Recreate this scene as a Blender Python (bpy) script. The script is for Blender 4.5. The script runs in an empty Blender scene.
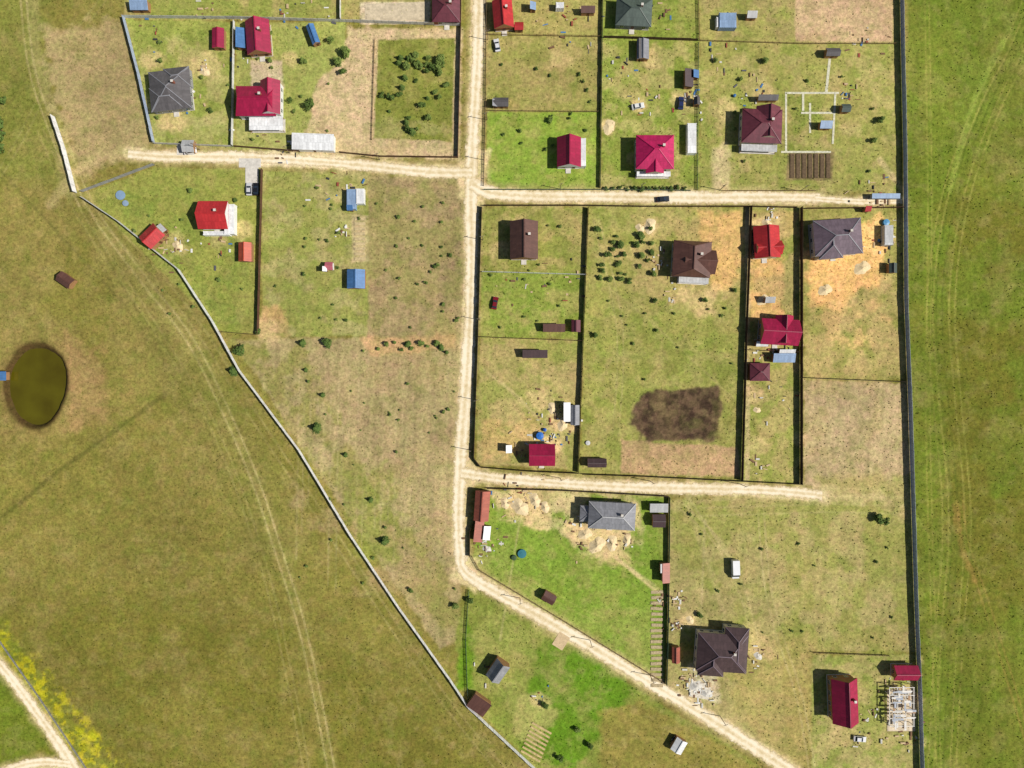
import bpy, math, random
import numpy as np
from mathutils import Vector, Matrix
random.seed(7); rng=np.random.default_rng(7)
S=0.35; H=240.0
scene=bpy.context.scene
def lin1(c):
    c=c/255.0
    return c/12.92 if c<=0.04045 else ((c+0.055)/1.055)**2.4
KK=0.92
def lin(c,k=KK): return tuple(min(0.9,lin1(x)*k) for x in c)
def W(px,py,h=0.0):
    k=(H-h)/H*S
    return ((px-512)*k,(384-py)*k)
# ---------------------------------------------------------------- materials
MC={}
def nt_new(name):
    m=bpy.data.materials.new(name); m.use_nodes=True
    nt=m.node_tree; return m,nt,nt.nodes['Principled BSDF']
def mat(name,rgb,rough=0.7,var=0.25,scale=1.2,metal=0.0,spec=0.3,bump=0.0):
    if name in MC: return MC[name]
    m,nt,b=nt_new(name); N=nt.nodes; L=nt.links
    tc=N.new('ShaderNodeTexCoord'); n=N.new('ShaderNodeTexNoise')
    n.inputs['Scale'].default_value=scale; n.inputs['Detail'].default_value=5; n.inputs['Roughness'].default_value=0.65
    L.new(tc.outputs['Object'],n.inputs['Vector'])
    mr=N.new('ShaderNodeMapRange'); mr.inputs[1].default_value=0.3; mr.inputs[2].default_value=0.7
    mr.inputs[3].default_value=1-var; mr.inputs[4].default_value=1+var
    L.new(n.outputs['Fac'],mr.inputs[0])
    vm=N.new('ShaderNodeVectorMath'); vm.operation='SCALE'
    vm.inputs[0].default_value=lin(rgb); L.new(mr.outputs[0],vm.inputs['Scale'])
    L.new(vm.outputs[0],b.inputs['Base Color'])
    b.inputs['Roughness'].default_value=rough; b.inputs['Metallic'].default_value=metal
    b.inputs['Specular IOR Level'].default_value=spec
    if bump>0:
        bp=N.new('ShaderNodeBump'); bp.inputs['Distance'].default_value=bump; L.new(n.outputs['Fac'],bp.inputs['Height']); L.new(bp.outputs[0],b.inputs['Normal'])
    MC[name]=m; return m
def roofmat(name,rgb):
    key='roof_'+name
    if key in MC: return MC[key]
    m,nt,b=nt_new(key); N=nt.nodes; L=nt.links
    uv=N.new('ShaderNodeUVMap'); uv.uv_map='UVMap'
    br=N.new('ShaderNodeTexBrick'); br.inputs['Scale'].default_value=1.0
    br.inputs['Brick Width'].default_value=1.1; br.inputs['Row Height'].default_value=2.6
    br.inputs['Mortar Size'].default_value=0.05; br.inputs['Color1'].default_value=(0.84,0.84,0.84,1)
    br.inputs['Color2'].default_value=(1.1,1.1,1.1,1); br.inputs['Mortar'].default_value=(0.7,0.7,0.7,1)
    L.new(uv.outputs[0],br.inputs['Vector'])
    tc=N.new('ShaderNodeTexCoord'); n=N.new('ShaderNodeTexNoise'); n.inputs['Scale'].default_value=0.6; n.inputs['Detail'].default_value=6; n.inputs['Roughness'].default_value=0.7
    L.new(tc.outputs['Object'],n.inputs['Vector'])
    mr=N.new('ShaderNodeMapRange'); mr.inputs[1].default_value=0.3; mr.inputs[2].default_value=0.7; mr.inputs[3].default_value=0.8; mr.inputs[4].default_value=1.2
    L.new(n.outputs['Fac'],mr.inputs[0])
    v1=N.new('ShaderNodeVectorMath'); v1.operation='SCALE'; L.new(br.outputs['Color'],v1.inputs[0]); L.new(mr.outputs[0],v1.inputs['Scale'])
    v2=N.new('ShaderNodeVectorMath'); v2.operation='MULTIPLY'; v2.inputs[1].default_value=lin(rgb); L.new(v1.outputs[0],v2.inputs[0])
    L.new(v2.outputs[0],b.inputs['Base Color'])
    wv=N.new('ShaderNodeTexWave'); wv.inputs['Scale'].default_value=0.9; L.new(uv.outputs[0],wv.inputs['Vector'])
    bp=N.new('ShaderNodeBump'); bp.inputs['Distance'].default_value=0.04; bp.inputs['Strength'].default_value=0.5; L.new(wv.outputs['Fac'],bp.inputs['Height']); L.new(bp.outputs[0],b.inputs['Normal'])
    b.inputs['Roughness'].default_value=0.45; b.inputs['Specular IOR Level'].default_value=0.4
    MC[key]=m; return m
RC={'crimson':(160,28,68),'magenta':(188,32,90),'red':(188,50,52),'terra':(165,88,68),'brown':(100,68,58),'dkbrown':(80,62,62),
 'grayroof':(112,112,118),'dkgray':(96,92,92),'mauve':(116,100,108),'green':(84,96,88),'blue':(80,125,175),'ltblue':(140,165,195),'white':(232,232,230),
 'ltgray':(188,188,186),'orange':(192,84,56),'maroon':(110,54,64),'wood':(165,130,95),'slate':(142,142,146),'pink':(200,110,120)}
def R(n): return roofmat(n,RC[n])
WC={'cream':(215,205,180),'white':(225,225,220),'brick':(150,95,75),'wood':(160,120,80),'gray':(150,150,148),'block':(185,180,170),'tan':(190,165,125)}
def WM(n): return mat('wall_'+n,WC[n],0.85,0.12,1.5,bump=0.01)
glass=mat('window_glass',(40,50,62),0.1,0.2,1,spec=0.6)
frame=mat('window_frame',(225,225,222),0.5,0.05)
doorm=mat('door_paint',(95,60,42),0.6,0.15)
concrete=mat('concrete',(208,202,190),0.9,0.2,0.8,bump=0.01)
brickm=mat('chimney_brick',(140,85,65),0.9,0.25,3)
# ---------------------------------------------------------------- mesh builder
class MB:
    def __init__(s): s.v=[];s.f=[];s.m=[];s.uv=[]
    def face(s,pts,m=0,uv=None):
        i=len(s.v); s.v+= [tuple(p) for p in pts]; s.f.append(tuple(range(i,i+len(pts)))); s.m.append(m)
        s.uv.append(uv if uv else [(p[0],p[1]) for p in pts])
    def slope(s,pts,m=0):
        a=Vector(pts[0]);b=Vector(pts[1]);u=(b-a).normalized()
        n=(b-a).cross(Vector(pts[2])-a)
        v=n.cross(u).normalized()
        s.face(pts,m,[((Vector(p)-a).dot(u),(Vector(p)-a).dot(v)) for p in pts])
    def box(s,c,d,rot=0.0,m=0,tilt=0.0):
        hx,hy,hz=d[0]/2,d[1]/2,d[2]/2
        M=Matrix.Rotation(rot,3,'Z')@Matrix.Rotation(tilt,3,'Y'); C=Vector(c)
        P=[C+M@Vector((x*hx,y*hy,z*hz)) for z in(-1,1) for y in(-1,1) for x in(-1,1)]
        for q in((0,2,3,1),(4,5,7,6),(0,1,5,4),(2,6,7,3),(0,4,6,2),(1,3,7,5)):
            s.face([P[k] for k in q],m)
    def cyl(s,c,r,h,n=12,m=0,r2=None,ax='z'):
        r2=r if r2 is None else r2
        def pt(a,rr,t):
            x,y=rr*math.cos(a),rr*math.sin(a)
            if ax=='z': return (c[0]+x,c[1]+y,c[2]+t)
            if ax=='y': return (c[0]+x,c[1]+t,c[2]+y)
            return (c[0]+t,c[1]+x,c[2]+y)
        A=[2*math.pi*k/n for k in range(n)]
        for k in range(n):
            a,b=A[k],A[(k+1)%n]
            s.face([pt(a,r,0),pt(b,r,0),pt(b,r2,h),pt(a,r2,h)],m)
        s.face([pt(a,r2,h) for a in A],m); s.face([pt(a,r,0) for a in A[::-1]],m)
    def beam(s,a,b,w,m=0):
        a=Vector(a);b=Vector(b);d=b-a
        if d.length<1e-4:return
        d.normalize(); u=d.cross(Vector((0,0,1)))
        if u.length<1e-3:u=Vector((1,0,0))
        u.normalize(); v=u.cross(d); u*=w/2; v*=w/2
        P=[a-u-v,a+u-v,a+u+v,a-u+v,b-u-v,b+u-v,b+u+v,b-u+v]
        for q in((0,1,2,3),(7,6,5,4),(0,4,5,1),(1,5,6,2),(2,6,7,3),(3,7,4,0)): s.face([P[k] for k in q],m)
    def obj(s,name,mats,parent=None,loc=(0,0,0),rot=0.0,smooth=False):
        me=bpy.data.meshes.new(name); me.from_pydata(s.v,[],s.f)
        for m in mats: me.materials.append(m)
        me.polygons.foreach_set('material_index',s.m)
        ul=me.uv_layers.new(name='UVMap'); ul.data.foreach_set('uv',[c for f in s.uv for p in f for c in p])
        if smooth: me.polygons.foreach_set('use_smooth',[True]*len(s.f))
        me.update()
        o=bpy.data.objects.new(name,me); scene.collection.objects.link(o)
        o.location=loc; o.rotation_euler=(0,0,rot)
        if parent: o.parent=parent
        return o
def empty(name,loc,rot=0.0):
    o=bpy.data.objects.new(name,None); o.empty_display_size=0.5; scene.collection.objects.link(o)
    o.location=loc;o.rotation_euler=(0,0,rot);return o
# ---------------------------------------------------------------- houses
def roof_part(mb,cx,cy,w,d,he,rise,typ,axis,th=0.2):
    if axis=='y': 
        T=lambda x,y,z:(cx-y,cy+x,z); a,b=d/2,w/2
    else:
        T=lambda x,y,z:(cx+x,cy+y,z); a,b=w/2,d/2
    z0=he-th
    B=[(-a,-b),(a,-b),(a,b),(-a,b)]
    if typ=='mono':
        zt=[he,he,he+rise,he+rise]
        top=[T(B[i][0],B[i][1],zt[i]) for i in range(4)]; bot=[T(B[i][0],B[i][1],zt[i]-th) for i in range(4)]
        mb.slope(top,0)
        for i in range(4):
            j=(i+1)%4; mb.face([bot[i],bot[j],top[j],top[i]],1)
        mb.face(bot[::-1],1); return
    top=[T(x,y,he) for x,y in B]; bot=[T(x,y,z0) for x,y in B]
    for i in range(4):
        j=(i+1)%4; mb.face([bot[i],bot[j],top[j],top[i]],1)
    mb.face(bot[::-1],1)
    r=a if typ=='gable' else max(a-b,0.15)
    if typ=='halfhip': r=a-b*0.35
    R0=T(-r,0,he+rise);R1=T(r,0,he+rise)
    mb.slope([top[0],top[1],R1,R0],0); mb.slope([top[2],top[3],R0,R1],0)
    if typ=='gable':
        mb.face([top[1],top[2],R1],2); mb.face([top[3],top[0],R0],2)
    else:
        mb.slope([top[1],top[2],R1],0); mb.slope([top[3],top[0],R0],0)
        for t,q in((0,R0),(3,R0),(1,R1),(2,R1)): mb.beam(top[t],q,0.22,3)
    mb.beam(R0,R1,0.28,3)
def windows(mb,mbd,w,d,zs,cx=0,cy=0,door=True):
    for side in range(4):
        L=w if side%2==0 else d
        n=max(1,int(L/3.2))
        for z in zs:
            for k in range(n):
                t=(k+0.5)/n*L-L/2
                isdoor=door and side==0 and k==n//2 and z==zs[0]
                if side==0: c=(cx+t,cy-d/2);r=0
                elif side==2: c=(cx+t,cy+d/2);r=0
                elif side==1: c=(cx+w/2,cy+t);r=math.pi/2
                else: c=(cx-w/2,cy+t);r=math.pi/2
                if isdoor:
                    mbd.box((c[0],c[1],1.35),(1.0,0.14,2.1),r,0); continue
                mb.box((c[0],c[1],z),(1.35,0.10,1.45),r,1); mb.box((c[0],c[1],z),(1.15,0.16,1.25),r,0)
                mb.box((c[0],c[1],z),(0.06,0.19,1.25),r,1)
def house(px,py,w,h,roof='hip',axis='x',he=3.2,rise=2.6,col='crimson',wall='cream',rot=0,wings=(),name='house',chim=True,over=0.5,cap=None,porch=None):
    k=(H-he)/H*S
    x,y=W(px,py,he); e=empty(name,(x,y,0),math.radians(rot))
    w*=k;h*=k
    rm=R(col); wm=WM(wall)
    mb=MB(); roof_part(mb,0,0,w,h,he,rise,roof,axis)
    ww,hh=w-2*over,h-2*over
    wb=MB(); wb.box((0,0,(he-0.205)/2),(ww,hh,he-0.205),0,0); wb.box((0,0,0.2),(ww+0.2,hh+0.2,0.4),0,1)
    win=MB(); dr=MB()
    zs=[1.75] if he<4.6 else [1.75,4.5]
    windows(win,dr,ww,hh,[z for z in zs if z<he-0.9] if he<5.4 else zs)
    dr.box((0,-hh/2-0.9,0.12),(1.8,1.6,0.24),0,1)
    for i,wg in enumerate(wings):
        dx,dy,w2,h2,t2,ax2,he2,ri2=wg[:8]
        dx*=k;dy*=-k;w2*=k;h2*=k
        roof_part(mb,dx,dy,w2,h2,he2+0.013*(i+1),ri2,t2,ax2)
        wb.box((dx,dy,(he2-0.21)/2),(w2-0.8,h2-0.8,he2-0.21),0,0)
        windows(win,dr,w2-0.8,h2-0.8,[1.75],dx,dy,False)
    capm=rm if cap is None else mat('cap_'+cap,RC[cap],0.5,0.1)
    mb.obj('roof',[rm,capm,wm,capm],e)
    wb.obj('walls',[wm,concrete],e); win.obj('windows',[glass,frame],e); dr.obj('door',[doorm,concrete],e)
    if chim:
        cb=MB(); cz=he+rise; fx,fy=(w*0.18,h*0.1)
        cb.box((fx,fy,cz-0.6),(0.7,0.7,2.4),0,0); cb.box((fx,fy,cz+0.66),(0.85,0.85,0.12),0,1)
        cb.obj('chimney',[brickm,concrete],e)
    if porch:
        pdx,pdy,pw,ph,pc=porch; pb=MB(); pb.box((pdx*k,-pdy*k,2.6),(pw*k,ph*k,0.12),0,0)
        for sx in(-1,1):
            for sy in(-1,1): pb.box((pdx*k+sx*(pw*k/2-0.2),-pdy*k+sy*(ph*k/2-0.2),1.27),(0.15,0.15,2.54),0,1)
        pb.box((pdx*k,-pdy*k,0.15),(pw*k,ph*k,0.3),0,2)
        pb.obj('porch',[R(pc),WM('wood'),concrete],e)
    return e
def shed(px,py,w,h,col='brown',roof='gable',rot=0,he=2.3,rise=0.9,wall='wood',name='garden_shed',axis=None):
    if axis is None: axis='x' if w>=h else 'y'
    k=(H-he)/H*S; x,y=W(px,py,he); e=empty(name,(x,y,0),math.radians(rot)); w*=k;h*=k
    mb=MB(); roof_part(mb,0,0,w,h,he,rise,roof,axis,0.1)
    rm=R(col); mb.obj('roof',[rm,rm,WM(wall),rm],e)
    wb=MB(); wb.box((0,0,(he-0.105)/2),(w-0.4,h-0.4,he-0.105),0,0); wb.obj('walls',[WM(wall)],e)
    db=MB(); db.box((0.2,-(h-0.4)/2,1.0),(0.8,0.1,1.85),0,0); db.box((min(w,9)/3.2,-(h-0.4)/2,1.5),(0.5,0.08,0.5),0,1); db.obj('door',[doorm,glass],e)
    return e
def container(px,py,w,h,col='blue',rot=0,name='shipping_container',z=2.5):
    k=(H-z)/H*S; x,y=W(px,py,z); e=empty(name,(x,y,0),math.radians(rot)); w*=k;h*=k
    m=mat('paint_'+col,RC[col],0.55,0.15,1.5)
    b=MB(); b.box((0,0,z/2),(w-0.1,h-0.1,z-0.1),0,0)
    L=max(w,h);n=int(L/0.6)
    for i in range(n+1):
        t=-L/2+0.1+i*(L-0.2)/n
        if w>=h: b.box((t,0,z/2),(0.15,h,z-0.2),0,0)
        else: b.box((0,t,z/2),(w,0.15,z-0.2),0,0)
    b.obj('corrugated_body',[m],e)
    d=MB(); d.box((0,0,z-0.03),(w-0.25,h-0.25,0.08),0,0)
    for sx in(-1,1):
        for sy in(-1,1): d.box((sx*(w/2-.08),sy*(h/2-.08),z/2),(0.2,0.2,z+0.04),0,1)
    d.obj('roof_and_frame',[R(col),m],e); return e
# ---------------------------------------------------------------- cars
tyre=mat('tyre',(30,30,30),0.9,0.1)
def car(px,py,rot,rgb,kind='car'):
    x,y=W(px,py,0.8); nm={'car':'parked_car','van':'white_van'}[kind]
    e=empty(nm,(x,y,0),math.radians(rot))
    pm=mat('paint_%d_%d_%d'%rgb,rgb,0.3,0.05,1,spec=0.5)
    if kind=='car':
        L,Wd=4.4,1.8; prof=[(-2.2,0.35),(-2.2,0.85),(-1.95,0.98),(-1.4,1.0),(1.0,1.0),(2.0,0.86),(2.2,0.7),(2.2,0.35)]
        gl=[(-1.75,1.0),(-1.25,1.42),(0.25,1.45),(1.0,1.0)]; rf=[(-1.2,1.43),(0.2,1.46)]
    else:
        L,Wd=6.6,2.4; prof=[(-3.3,0.45),(-3.3,2.5),(-3.2,2.6),(1.7,2.6),(2.5,1.5),(3.2,1.25),(3.3,0.45)]
        gl=[(1.65,1.5),(1.65,2.4),(1.8,2.55),(2.6,1.5)]; rf=None
    def ext(mb,P,w,m=0,tw=None):
        tw=tw or w; zt=max(p[1] for p in P); zb=min(p[1] for p in P)
        ww=lambda z:(w+(tw-w)*(z-zb)/(zt-zb))/2
        A=[(p[0],-ww(p[1]),p[1]) for p in P];B=[(p[0],ww(p[1]),p[1]) for p in P]
        mb.face(A,m);mb.face(B[::-1],m)
        for i in range(len(P)):
            j=(i+1)%len(P); mb.face([A[j],A[i],B[i],B[j]],m)
    b=MB(); ext(b,prof,Wd,0); o=b.obj('body',[pm],e); bv=o.modifiers.new('b','BEVEL'); bv.width=0.08; bv.segments=2
    g=MB(); ext(g,gl,Wd-0.12 if kind=='car' else Wd+0.03,0,Wd-0.45 if kind=='car' else None); g.obj('glass',[glass],e)
    if rf:
        r=MB(); r.box((-0.5,0,1.46),(1.45,1.3,0.05)); 
        r.beam((1.0,-0.82,1.02),(0.25,-0.65,1.46),0.07);r.beam((1.0,0.82,1.02),(0.25,0.65,1.46),0.07)
        r.obj('roof_panel',[pm],e)
    wh=MB()
    for sx in(-0.31,0.31):
        for sy in(-1,1): wh.cyl((sx*L,sy*(Wd/2-0.1)-0.11,0.34),0.34,0.22,12,0,ax='y')
    wh.obj('wheels',[tyre],e)
    lt=MB()
    for sy in(-1,1): lt.box((L/2,sy*Wd*0.36,0.72),(0.06,0.35,0.15),0,0); lt.box((-L/2,sy*Wd*0.38,0.8),(0.06,0.25,0.15),0,1)
    lt.obj('lights',[frame,mat('tail_light',(160,20,20),0.4,0.05)],e)
# ---------------------------------------------------------------- ground painting
RND=rng.random((6,256,256))
def vnoise(u,v,sc,seed):
    g=RND[seed%6]; x=u/sc+seed*17.3; y=v/sc+seed*9.1
    xi=np.floor(x).astype(np.int64); yi=np.floor(y).astype(np.int64); fx=x-xi; fy=y-yi
    fx=fx*fx*(3-2*fx); fy=fy*fy*(3-2*fy)
    a=g[yi&255,xi&255];b=g[yi&255,(xi+1)&255];c=g[(yi+1)&255,xi&255];d=g[(yi+1)&255,(xi+1)&255]
    return (a*(1-fx)+b*fx)*(1-fy)+(c*(1-fx)+d*fx)*fy
def fbm(u,v,sc,seed,oc=4):
    t=0;a=1;n=0
    for i in range(oc):
        t=t+a*vnoise(u,v,sc,seed+i*5+i);n+=a;a*=0.55;sc*=0.5
    return (t/n-0.5)*2.6
def axis_coords(lo,hi,far):
    c=list(np.arange(lo,hi+0.5,1.2)); hi=c[-1]; st=1.0;x=hi;ext=[]
    while x<far: st*=1.35;x+=st;ext.append(x)
    st=1.0;x=lo;pre=[]
    while x>-far: st*=1.35;x-=st;pre.append(x)
    return np.array(pre[::-1]+c+ext)
ux=axis_coords(-50,1074,16000); vy=axis_coords(-42,810,16000)
U,V=np.meshgrid(ux,vy)
NR=fbm(U,V,9,1,4); NB=fbm(U,V,40,2,4); NC=fbm(U,V,110,3,3); ND=fbm(U,V,5,4,3)
col=np.empty(U.shape+(3,)); nogrow=np.zeros(U.shape)
col[:]=lin((124,119,58))
def sm(x): x=np.clip(x,0,1); return x*x*(3-2*x)
def seg(u,v,a,b):
    ax,ay=a;bx,by=b;dx,dy=bx-ax,by-ay;t=np.clip(((u-ax)*dx+(v-ay)*dy)/(dx*dx+dy*dy+1e-9),0,1)
    return np.hypot(u-ax-t*dx,v-ay-t*dy)
def sl(pts,mg):
    xs=[p[0] for p in pts];ys=[p[1] for p in pts]
    i0=np.searchsorted(vy,min(ys)-mg);i1=np.searchsorted(vy,max(ys)+mg);j0=np.searchsorted(ux,min(xs)-mg);j1=np.searchsorted(ux,max(xs)+mg)
    return slice(i0,i1),slice(j0,j1)
def layer(pts,rgb,soft=2,rag=2,alpha=1.0,streak=None,patch=None,ng=0):
    s=sl(pts,soft+rag*2+2); u,v=U[s],V[s]
    if u.size==0:return
    d=np.full(u.shape,1e9);ins=np.zeros(u.shape,bool)
    for i in range(len(pts)):
        a,b=pts[i],pts[(i+1)%len(pts)]
        d=np.minimum(d,seg(u,v,a,b))
        if a[1]!=b[1]:
            c=((a[1]>v)!=(b[1]>v))&(u<(b[0]-a[0])*(v-a[1])/(b[1]-a[1])+a[0]); ins^=c
    d=np.where(ins,d,-d)
    k=sm((d+rag*NR[s]*1.0+soft/2)/soft)*alpha
    if patch is not None:
        n=fbm(u,v,patch[0],patch[1],5); k=k*sm((n-patch[2])/0.45+0.5)
    c=np.array(lin(rgb))[None,None,:]*np.ones(u.shape+(1,))
    if streak:
        ang,per,amp=streak; a=math.radians(ang); q=u*math.sin(a)+v*math.cos(a)
        p=u*math.cos(a)-v*math.sin(a)
        w=vnoise(q,p*0.06,per,2)-0.5+0.6*(vnoise(q,p*0.12,per*.5,3)-0.5)+0.10*np.sin(2*math.pi*q/(per*1.3)+NB[s]*2)*(0.5+NB[s])
        c=c*(1+amp*w)[...,None]
    col[s]=col[s]*(1-k[...,None])+c*k[...,None]
    if ng: nogrow[s]=np.maximum(nogrow[s],k*ng)
def line(pts,width,rgb,alpha=1,soft=1.5,rag=0.6,ng=0,brk=0.0):
    for_s=sl(pts,width+soft+4); u,v=U[for_s],V[for_s]
    d=np.full(u.shape,1e9)
    for i in range(len(pts)-1): d=np.minimum(d,seg(u,v,pts[i],pts[i+1]))
    k=sm((width/2-d+rag*NR[for_s])/soft+0.5)*alpha
    if brk>0: k=k*np.clip(1+brk*NB[for_s]*1.5,0,1.2)
    k=np.clip(k,0,1)
    c=np.array(lin(rgb)); col[for_s]=col[for_s]*(1-k[...,None])+c*k[...,None]
    if ng: nogrow[for_s]=np.maximum(nogrow[for_s],k*ng)
def curve(pts,n=8):
    out=[]
    P=[np.array(p,float) for p in pts]
    for i in range(len(P)-1):
        p0=P[max(i-1,0)];p1=P[i];p2=P[i+1];p3=P[min(i+2,len(P)-1)]
        for j in range(n):
            t=j/n; out.append(0.5*((2*p1)+(p2-p0)*t+(2*p0-5*p1+4*p2-p3)*t*t+(3*p1-p0-3*p2+p3)*t**3))
    out.append(P[-1]); return out
def ruts(pts,rgb,alpha=0.35,off=3,w=1.3,brk=.6):
    P=np.array(curve(pts,4),float);T=np.gradient(P,axis=0);T/=np.linalg.norm(T,axis=1)[:,None];Nn=np.stack([-T[:,1],T[:,0]],1)
    for s_ in(-1,1): line([tuple(q) for q in P+Nn*off*s_],w,rgb,alpha,1.5,0.4,brk=brk)
def rect(x0,y0,x1,y1): return [(x0,y0),(x1,y0),(x1,y1),(x0,y1)]
F=16000
layer([(-F,-F),(60,-F),(50,120),(70,190),(-40,170),(-F,170)],(120,122,58),20,10)
layer([(40,30),(130,20),(155,150),(75,180),(60,130)],(162,146,104),14,12,0.85)
layer([(-F,560),(180,600),(330,640),(520,800),(520,F),(-F,F)],(112,110,46),60,20,0.85)
layer(rect(-60,180,260,420),(140,129,74),40,25,0.5,patch=(60,2,-0.1))
layer([(60,180),(130,230),(260,430),(330,560),(250,560),(150,360)],(124,122,62),30,10,0.6,streak=(-60,5,0.4))
layer(rect(-60,420,330,800),(130,120,64),30,20,0.3,patch=(45,4,0.0))
layer(rect(60,320,130,420),(156,124,84),30,12,0.45,patch=(25,3,0.0))
layer([(232,340),(462,335),(460,640),(440,650),(300,445)],(160,147,104),4,3,1,streak=(88,4,0.30))
layer([(232,340),(300,342),(345,440),(470,610),(455,650),(300,445)],(132,132,68),10,10,0.75,patch=(22,1,-0.15))
layer(rect(290,350,460,590),(160,138,104),18,12,0.5,patch=(30,4,0.1))
layer(rect(345,470,400,560),(122,132,58),16,12,0.7,patch=(20,2,-0.1))
layer([(905,-F),(F,-F),(F,F),(922,F),(915,600),(908,380)],(100,114,40),3,1.5,1,streak=(87,7,0.26))
layer(rect(905,-60,1100,120),(112,128,50),60,15,0.7,patch=(50,1,-0.2))
layer(rect(905,-60,1100,830),(116,114,50),40,15,0.35,patch=(34,5,0.1))
layer([(925,-50),(950,-50),(945,800),(925,800)],(108,126,44),10,6,0.6)
layer(rect(940,200,1090,620),(104,100,40),60,30,0.7,patch=(60,3,0.0))
layer(rect(124,-60,462,20),(158,150,92),2,2); layer(rect(150,-20,345,18),(130,142,66),3,3,0.8,patch=(15,2,-0.2))
layer(rect(360,2,430,24),(205,190,165),2,1,0.9); 
layer([(126,20),(235,22),(234,148),(156,144)],(140,150,74),2,1.5)
layer(rect(140,40,225,130),(176,166,112),10,8,0.6,patch=(14,3,0.1))
layer(rect(236,22,345,150),(148,155,84),2,1.5)
layer(rect(250,60,283,88),(196,180,150),3,2,0.9)
layer([(348,28),(462,28),(460,158),(300,156),(318,80),(345,60)],(190,170,132),4,3,1)
layer([(378,40),(455,38),(452,142),(374,138)],(124,130,60),2,1.5)
layer(rect(125,120,460,152),(170,162,112),6,5,0.35,patch=(10,1,0.0))
layer([(84,194),(155,167),(262,170),(259,334),(222,332)],(140,145,72),2,1)
layer([(110,200),(200,185),(250,240),(245,330),(215,320)],(120,138,62),12,8,0.6,patch=(18,2,-0.1))
layer(rect(262,172,370,336),(140,145,76),2,1.5)
layer(rect(262,172,370,336),(164,156,106),8,8,0.65,patch=(16,3,0.05),streak=(88,4,.2))
layer(rect(352,215,370,262),(188,172,132),2,1,0.8)
layer(rect(368,176,468,338),(152,136,98),3,2,1,streak=(88,4,0.22))
layer(rect(368,176,468,338),(138,136,78),10,8,0.6,patch=(18,1,0.0))
layer([(262,305),(285,310),(288,335),(262,335)],(198,156,112),6,5,0.6); layer([(360,338),(455,335),(455,348),(370,356)],(190,152,108),5,4,0.6)
layer(rect(487,-60,602,36),(150,143,84),2,1.5); layer(rect(487,36,600,112),(150,141,86),2,1.5)
layer(rect(487,36,600,112),(130,136,66),8,6,0.6,patch=(14,2,0.0))
layer(rect(487,112,600,190),(124,148,58),2,1.5); layer(rect(487,112,600,190),(150,150,80),5,5,0.5,patch=(14,3,0.15))
layer(rect(602,-60,700,190),(126,140,62),2,1.5); layer(rect(602,40,700,190),(170,160,104),8,6,0.65,patch=(14,1,0.05))
layer(rect(700,-60,900,192),(146,147,80),2,1.5); layer(rect(700,45,900,192),(124,138,62),6,6,0.6,patch=(20,4,0.05)); layer(rect(700,45,900,192),(176,160,110),8,6,0.5,patch=(13,2,0.15))
layer(rect(795,-60,893,42),(184,160,124),3,2,1,streak=(5,4,0.12)); layer(rect(700,-60,795,40),(152,136,94),8,6,0.6,patch=(18,2,0.0))
layer(rect(712,150,730,190),(192,178,134),5,4,0.7)
layer([(788,152),(834,152),(832,180),(786,180)],(112,98,72),2,1,0.85,streak=(90,4,0.8))
layer(rect(482,207,587,272),(132,138,68),2,1.5); layer(rect(482,207,587,272),(166,152,98),8,8,0.65,patch=(14,3,0.05))
layer(rect(481,272,585,338),(126,142,62),2,1.5); layer(rect(481,290,585,338),(160,152,92),8,6,0.55,patch=(14,2,0.0))
layer([(480,338),(583,340),(578,470),(476,465)],(166,153,100),2,1.5); layer([(480,338),(583,340),(578,470),(476,465)],(132,142,68),8,8,0.7,patch=(20,4,0.05))
layer([(483,420),(540,415),(545,470),(478,465)],(190,162,108),8,6,0.7,patch=(18,3,-0.2))
layer([(588,207),(748,207),(741,478),(580,474)],(146,147,78),2,1.5,1,streak=(95,6,0.14))
layer([(588,207),(748,207),(741,478),(580,474)],(126,139,64),10,10,0.5,patch=(25,1,0.05))
layer([(588,207),(748,207),(741,478),(580,474)],(168,156,102),10,10,0.4,patch=(12,3,0.15))
layer([(600,250),(640,215),(745,208),(744,300),(650,300)],(180,160,108),12,8,0.65,patch=(20,2,-0.1))
layer([(700,212),(743,208),(740,280),(715,290),(698,240)],(206,168,110),8,6,0.85)
layer([(622,440),(738,447),(740,477),(620,474)],(178,150,112),3,2,0.95,streak=(92,3,0.14))
layer([(650,392),(718,387),(722,408),(714,441),(650,442),(630,424),(632,403)],(96,78,60),4,3.5,1,ng=.5)
layer(rect(640,390,720,440),(56,44,36),6,5,0.8,patch=(6,2,0.0))
layer([(750,207),(800,207),(799,484),(742,482)],(140,146,74),2,1.5); layer([(750,255),(786,258),(784,318),(749,322)],(212,172,114),6,5,0.92); layer([(750,212),(798,212),(796,235),(750,240)],(196,166,112),6,5,0.65)
layer(rect(750,207,800,484),(174,156,106),6,6,0.6,patch=(16,1,0.05))
layer(rect(804,207,905,380),(144,143,78),2,1.5); layer(rect(804,215,905,378),(180,160,108),8,6,0.7,patch=(22,3,-0.05),streak=(70,4,0.3))
layer([(806,250),(880,215),(886,250),(878,280),(852,298),(838,312),(810,305)],(222,178,116),8,7,0.98); layer(rect(812,300,890,345),(204,170,116),10,8,0.55,patch=(14,2,0))
layer([(804,380),(908,383),(911,494),(804,486)],(172,155,116),3,2,1,streak=(86,4,0.26)); layer(rect(820,478,911,520),(150,146,84),12,8,0.7)
layer(rect(745,207,750,480),(190,172,130),1.5,1,0.7)
layer([(487,490),(668,496),(665,684),(640,672),(472,566)],(132,148,68),2,1.5)
layer([(487,490),(668,496),(665,684),(640,672),(472,566)],(112,142,48),10,8,0.65,patch=(26,1,-0.05))
layer([(487,490),(600,492),(640,500),(640,545),(600,560),(545,525),(500,520)],(200,184,136),8,6,0.85,patch=(18,3,-0.3))
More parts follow.
